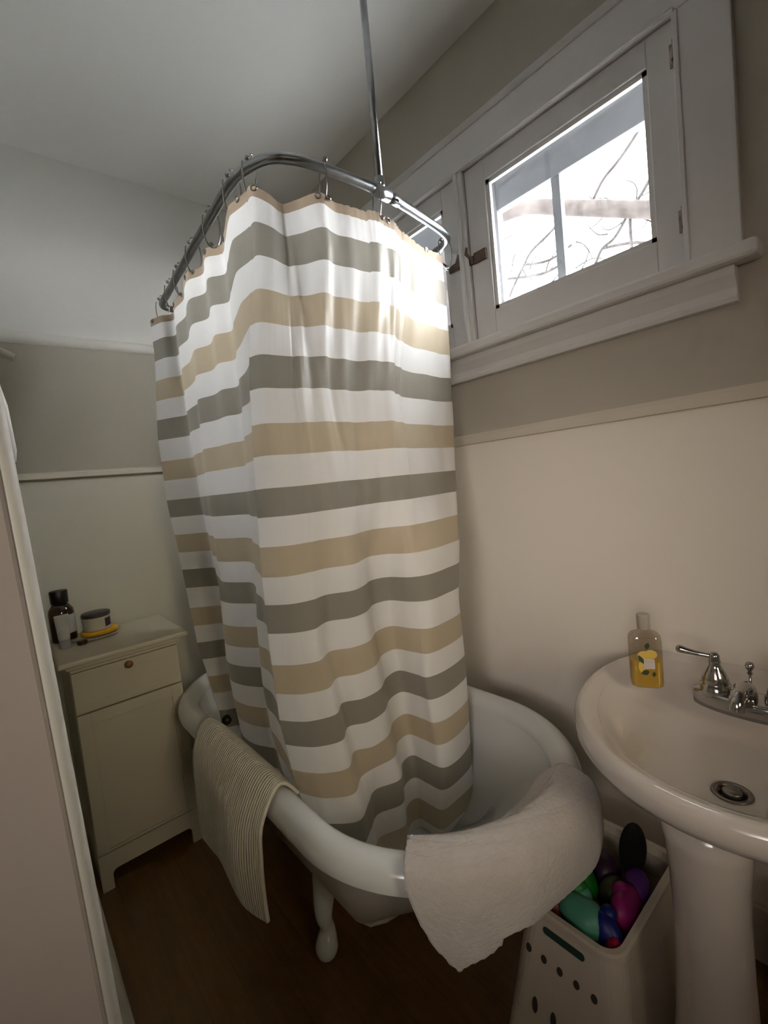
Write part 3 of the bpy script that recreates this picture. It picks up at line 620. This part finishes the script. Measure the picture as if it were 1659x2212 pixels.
# faucet
FX, FY, FZ = 1.062, .235, H - .505
fau = obj('faucet', loft(NB(), [[(FX + rx * math.cos(2 * math.pi * k / 48) , FY + ry * math.sin(2 * math.pi * k / 48), FZ + z) for k in range(48)] for rx, ry, z in ((.034, .092, -.012), (.034, .092, .012), (.032, .090, .018), (.024, .082, .020))]), M_chrome, sink, smooth=True, label='chrome two-handle faucet')
for s in (1, -1):
    hy = FY + s * .052
    b = NB(); lathe(b, (FX, hy, FZ + .010), [(.027, 0), (.0275, .006), (.0265, .022), (.0235, .024), (.023, .027), (.0235, .030), (.020, .042), (.013, .056), (.0095, .062), (.0105, .066), (.0105, .071), (.009, .075), (.0095, .080), (.006, .086), (.001, .087)], 28)
    tube(b, smoothline([(FX, hy, FZ + .088), (FX - .006, hy + s * .022, FZ + .090), (FX - .012, hy + s * .046, FZ + .094), (FX - .015, hy + s * .063, FZ + .098)], 5), [.0045] * 4 + [.0045, .0045, .005, .0055, .006, .0065, .007, .0075, .008, .008, .0065, .003], 12)
    obj('faucet_handle', b, M_chrome, fau, smooth=True)
b = NB(); tube(b, smoothline([(FX, FY, FZ + .008), (FX - .004, FY, FZ + .030), (FX - .022, FY, FZ + .044), (FX - .055, FY, FZ + .046), (FX - .078, FY, FZ + .038), (FX - .083, FY, FZ + .024)], 5), [.016] * 8 + [.0155] * 5 + [.014] * 5 + [.0125] * 4 + [.012] * 4, 18); obj('spout', b, M_chrome, fau, smooth=True)
b = NB(); tube(b, [(FX + .022, FY, FZ + .010), (FX + .022, FY, FZ + .062)], .0025, 10); lathe(b, (FX + .022, FY, FZ + .055), [(.002, 0), (.005, .003), (.003, .009), (.0065, .013), (.008, .019), (.006, .025), (.001, .027)], 18); obj('pop_up_rod', b, M_chrome, fau, smooth=True)

# soap bottle on the sink
BXs, BYs, BZs = 1.050, .412, H - .5065
sp = thing('soap_bottle', 'clear bottle of yellow liquid soap with leaf and lemon print on the sink', 'bottle', (BXs, BYs, BZs))
def rr_ring(hx, hy, r, z, n=8):
    # rounded rectangle with its long side across the line of sight
    pts = []; ang = R(-62)
    for qx, qy, a0 in ((1, 1, 0), (-1, 1, 90), (-1, -1, 180), (1, -1, 270)):
        for k in range(n + 1):
            a = R(a0 + 90 * k / n); pts.append((qx * (hx - r) + r * math.cos(a), qy * (hy - r) + r * math.sin(a)))
    return [(BXs + math.cos(ang) * x - math.sin(ang) * y, BYs + math.sin(ang) * x + math.cos(ang) * y, BZs + z) for x, y in pts]
b = NB(); loft(b, [rr_ring(.026, .017, .012, .001), rr_ring(.0305, .020, .014, .004), rr_ring(.032, .021, .014, .012), rr_ring(.032, .021, .014, .102), rr_ring(.031, .020, .0145, .112), rr_ring(.026, .017, .013, .119), rr_ring(.014, .012, .0115, .124), rr_ring(.0115, .0115, .0112, .128)], True, True)
obj('bottle_shell', b, M_bottle, sp, smooth=True)
b = NB(); loft(b, [rr_ring(.029, .0185, .012, .004), rr_ring(.0305, .0196, .013, .012), rr_ring(.0305, .0196, .013, .060)]); autosharp(obj('liquid', b, M_liquid, sp, smooth=True))
autosharp(lath('bottle_cap', (BXs, BYs, BZs + .1285), [(.0125, 0), (.013, .001), (.0135, .030), (.012, .032)], M_soapcap, sp))
# printed decoration on the face turned to the room; in-face coordinates (across, up)
ang = R(-62); U = Vector((math.cos(ang), math.sin(ang), 0)); Nn = Vector((-math.sin(ang), math.cos(ang), 0))
fs = -1
def decal(name, poly, m, off=.0004):
    b = NB(); a = [Vector((BXs, BYs, BZs + v)) + U * u + Nn * (fs * (.0211 + off)) for u, v in poly]
    b.faces.new([b.verts.new(p) for p in a]); return obj(name, b, m, sp)
def blob(cx, cy, rx, ry, n=20, rot=0): return [(cx + rx * math.cos(2 * math.pi * k / n) * math.cos(rot) - ry * math.sin(2 * math.pi * k / n) * math.sin(rot), cy + rx * math.cos(2 * math.pi * k / n) * math.sin(rot) + ry * math.sin(2 * math.pi * k / n) * math.cos(rot)) for k in range(n)]
def leaf(cx, cy, l, w_, rot):
    p = [(-l, 0), (-l * .4, w_ * .8), (l * .3, w_), (l, 0), (l * .2, -w_ * .9), (-l * .5, -w_ * .6)]
    return [(cx + x * math.cos(rot) - y * math.sin(rot), cy + x * math.sin(rot) + y * math.cos(rot)) for x, y in p]
decal('lemon_print', blob(-.004, .074, .014, .011), M_lemon); decal('lemon_print', blob(.008, .078, .012, .010), M_lemon, .0006); decal('lemon_print', blob(-.009, .050, .008, .014), M_lemon)
decal('leaf_print', leaf(.002, .096, .008, .005, 1.2), M_leaf, .0010); decal('leaf_print', leaf(-.0115, .066, .011, .0048, -1.1), M_leaf, .0010)
decal('leaf_print', leaf(-.004, .037, .0085, .0065, .3), M_leaf, .0010); decal('leaf_print', leaf(.0125, .034, .006, .0035, 1.4), M_leaf, .0010)
decal('label', [(-.006, .046), (.0145, .046), (.0145, .068), (-.006, .068)], M_silver, .0013)
for v in (.063, .0605, .051):
    decal('label_line', [(-.003, v), (.0115, v), (.0115, v + .0008), (-.003, v + .0008)], M_soapcap, .0016)

# ------------------------------------------------------------------ white bin of bath toys
bk = thing('storage_basket', 'white plastic basket with round holes holding bath toys beside the tub', 'basket', (.90, .47, 0))
def quad(x0, x1, y0, y1, r, z, n=6):
    pts = []
    for qx, qy, a0 in ((1, 1, 0), (0, 1, 90), (0, 0, 180), (1, 0, 270)):
        cx = (x1 - r) if qx else (x0 + r); cy = (y1 - r) if qy else (y0 + r)
        for k in range(n + 1): a = R(a0 + 90 * k / n); pts.append((cx + r * math.cos(a), cy + r * math.sin(a), z))
    return pts
BT = H - .889
outer = [quad(.69, 1.10, .35, .61, .03, .002), quad(.735, 1.075, .365, .580, .035, BT - .09), quad(.748, 1.056, .373, .566, .035, BT - .02), quad(.738, 1.064, .366, .572, .038, BT - .012), quad(.738, 1.064, .366, .572, .038, BT - .002), quad(.743, 1.059, .371, .567, .034, BT)]
inner_ = [quad(.752, 1.050, .380, .558, .030, BT), quad(.754, 1.048, .382, .556, .030, BT - .02), quad(.745, 1.065, .375, .570, .030, BT - .09), quad(.705, 1.085, .365, .595, .025, .008)]
b = NB(); loft(b, outer + inner_, True, True); obj('basket_shell', b, M_basket, bk, smooth=False, bevel=0)
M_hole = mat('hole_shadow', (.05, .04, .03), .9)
# outward leaning front face: x at height z
def fx(z):
    zz = [.002, BT - .09, BT - .02]; xx = [.69, .735, .748]
    for i in range(2):
        if z <= zz[i + 1]: return xx[i] + (xx[i + 1] - xx[i]) * (z - zz[i]) / (zz[i + 1] - zz[i])
    return xx[-1]
def holeface(y, z, ry, rz):
    b = NB(); n = 20; ring_a = []
    ring_a = [(fx(z + rz * math.sin(2 * math.pi * k / n)) - .0012, y + ry * math.cos(2 * math.pi * k / n), z + rz * math.sin(2 * math.pi * k / n)) for k in range(n)]
    ring_b = [(x + .004, yy, zz) for x, yy, zz in ring_a]; loft(b, [ring_a, ring_b]); return obj('hole', b, M_hole, bk)
for k in range(5): holeface(.552 - .034 * k, H - .988, .0062, .0075)
for k in range(4): holeface(.535 - .040 * k, H - 1.085, .006, .015)
b = NB(); n = 24; zc = H - .932; pr_ = []
for k in range(n):
    a = 2 * math.pi * k / n; yy = .478 + (.036 if math.cos(a) > 0 else -.036) + .007 * math.cos(a); zz = zc + .007 * math.sin(a); pr_.append((fx(zz) - .0012, yy, zz))
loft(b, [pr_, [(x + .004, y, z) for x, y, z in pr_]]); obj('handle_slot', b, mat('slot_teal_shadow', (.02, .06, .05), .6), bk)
def toy(name, label, loc, sx, sy, sz, rot, col, seed, knobs=()):
    rnd = random.Random(seed); b = NB(); rm = Matrix.Rotation(rot, 4, 'Z') @ Matrix.Rotation(rnd.uniform(-.4, .4), 4, 'X')
    ball(b, (0, 0, 0), 1, sx, sy, sz, 28, rm)
    for v in b.verts:
        p = v.co; d = 1 + .10 * math.sin(p.x * 70 + seed) + .08 * math.sin(p.y * 85 + seed * 2) + .06 * math.sin(p.z * 90 + seed * 3); v.co = Vector((p.x * d, p.y * d, p.z * d))
    for kx, ky, kz, kr in knobs: ball(b, (kx, ky, kz), kr, 1, 1, 1, 16)
    bmesh.ops.translate(b, verts=b.verts[:], vec=Vector(loc))
    return tag(obj(name, b, mat(name + '_rubber', col, .45, noise=(12, .12)), smooth=True), label, 'toy', 'bath toys in the basket')
zt = BT + .008
toy('bath_toy', 'bright green bath toy next to the plush mat in the basket', (.862, .505, zt - .020), .048, .038, .034, .4, (.005, .19, .012), 1, [(-.03, -.015, .018, .020)])
toy('bath_toy', 'pale teal bath toy at the front of the basket', (.800, .462, zt - .026), .040, .042, .034, .2, (.09, .33, .23), 2, [(.03, .02, .012, .022), (-.012, .024, .008, .016)])
toy('bath_toy', 'deep blue bath toy between teal and magenta ones', (.808, .418, zt - .028), .032, .026, .034, 1.0, (.006, .014, .16), 3, [(.012, .004, .022, .016)])
toy('bath_toy', 'magenta bath toy at the right side of the basket', (.880, .412, zt - .034), .044, .026, .040, .1, (.32, .008, .16), 4, [(.01, .012, .022, .02)])
toy('bath_toy', 'crimson bath toy in the front right corner of the basket', (.782, .398, zt - .036), .024, .018, .030, .6, (.36, .006, .045), 5)
toy('bath_toy', 'purple bath toy below the black brush', (.935, .415, zt - .030), .038, .026, .034, .3, (.12, .03, .22), 6)
toy('bath_toy', 'dark red bath toy at the front left of the basket', (.782, .522, zt - .030), .024, .028, .028, .2, (.11, .006, .008), 7, [(.02, -.01, .012, .012)])
toy('bath_toy', 'dark plum bath toy at the back of the basket', (.955, .500, zt - .045), .050, .040, .036, .8, (.05, .015, .045), 8)
toy('bath_toy', 'small mustard bath toy beside the dark red one', (.800, .510, zt - .014), .012, .013, .014, .2, (.30, .15, .03), 9)
toy('bath_toy', 'olive grey bath toy in the middle of the basket', (.905, .450, zt - .045), .036, .030, .034, .2, (.06, .06, .03), 10)
br_ = thing('bath_brush', 'black oval brush head standing up at the back right of the basket', 'brush', (.975, .425, zt - .06))
rmx = Matrix.Rotation(R(35), 4, 'Z') @ Matrix.Rotation(R(-18), 4, 'Y')
b = NB(); ball(b, (.952, .425, zt + .042), 1, .015, .027, .085, 28, rmx); obj('brush_head', b, M_brush, br_, smooth=True)
b = NB(); tube(b, [(.950, .425, zt - .005), (.945, .418, zt - .11)], .008, 10); obj('handle', b, M_black, br_, smooth=True)

# round waste bin mostly beyond the right edge
wb = thing('waste_bin', 'pale rounded waste bin behind the sink pedestal at the right edge', 'bin', (1.09, .135, 0))
autosharp(lath('bin_body', (1.09, .135, 0), [(.060, 0), (.068, .01), (.085, .10), (.092, .18), (.088, .24), (.080, .27), (.078, .272), (.076, .26), (.074, .06)], M_bin, wb, 40))
b = NB(); pts = [(1.09 + .0805 * math.cos(R(a)), .135 + .0805 * math.sin(R(a)), .270) for a in range(0, 360, 12)]; tube(b, pts, .004, 8, closed=True); obj('bin_rim', b, M_bin, wb, smooth=True)
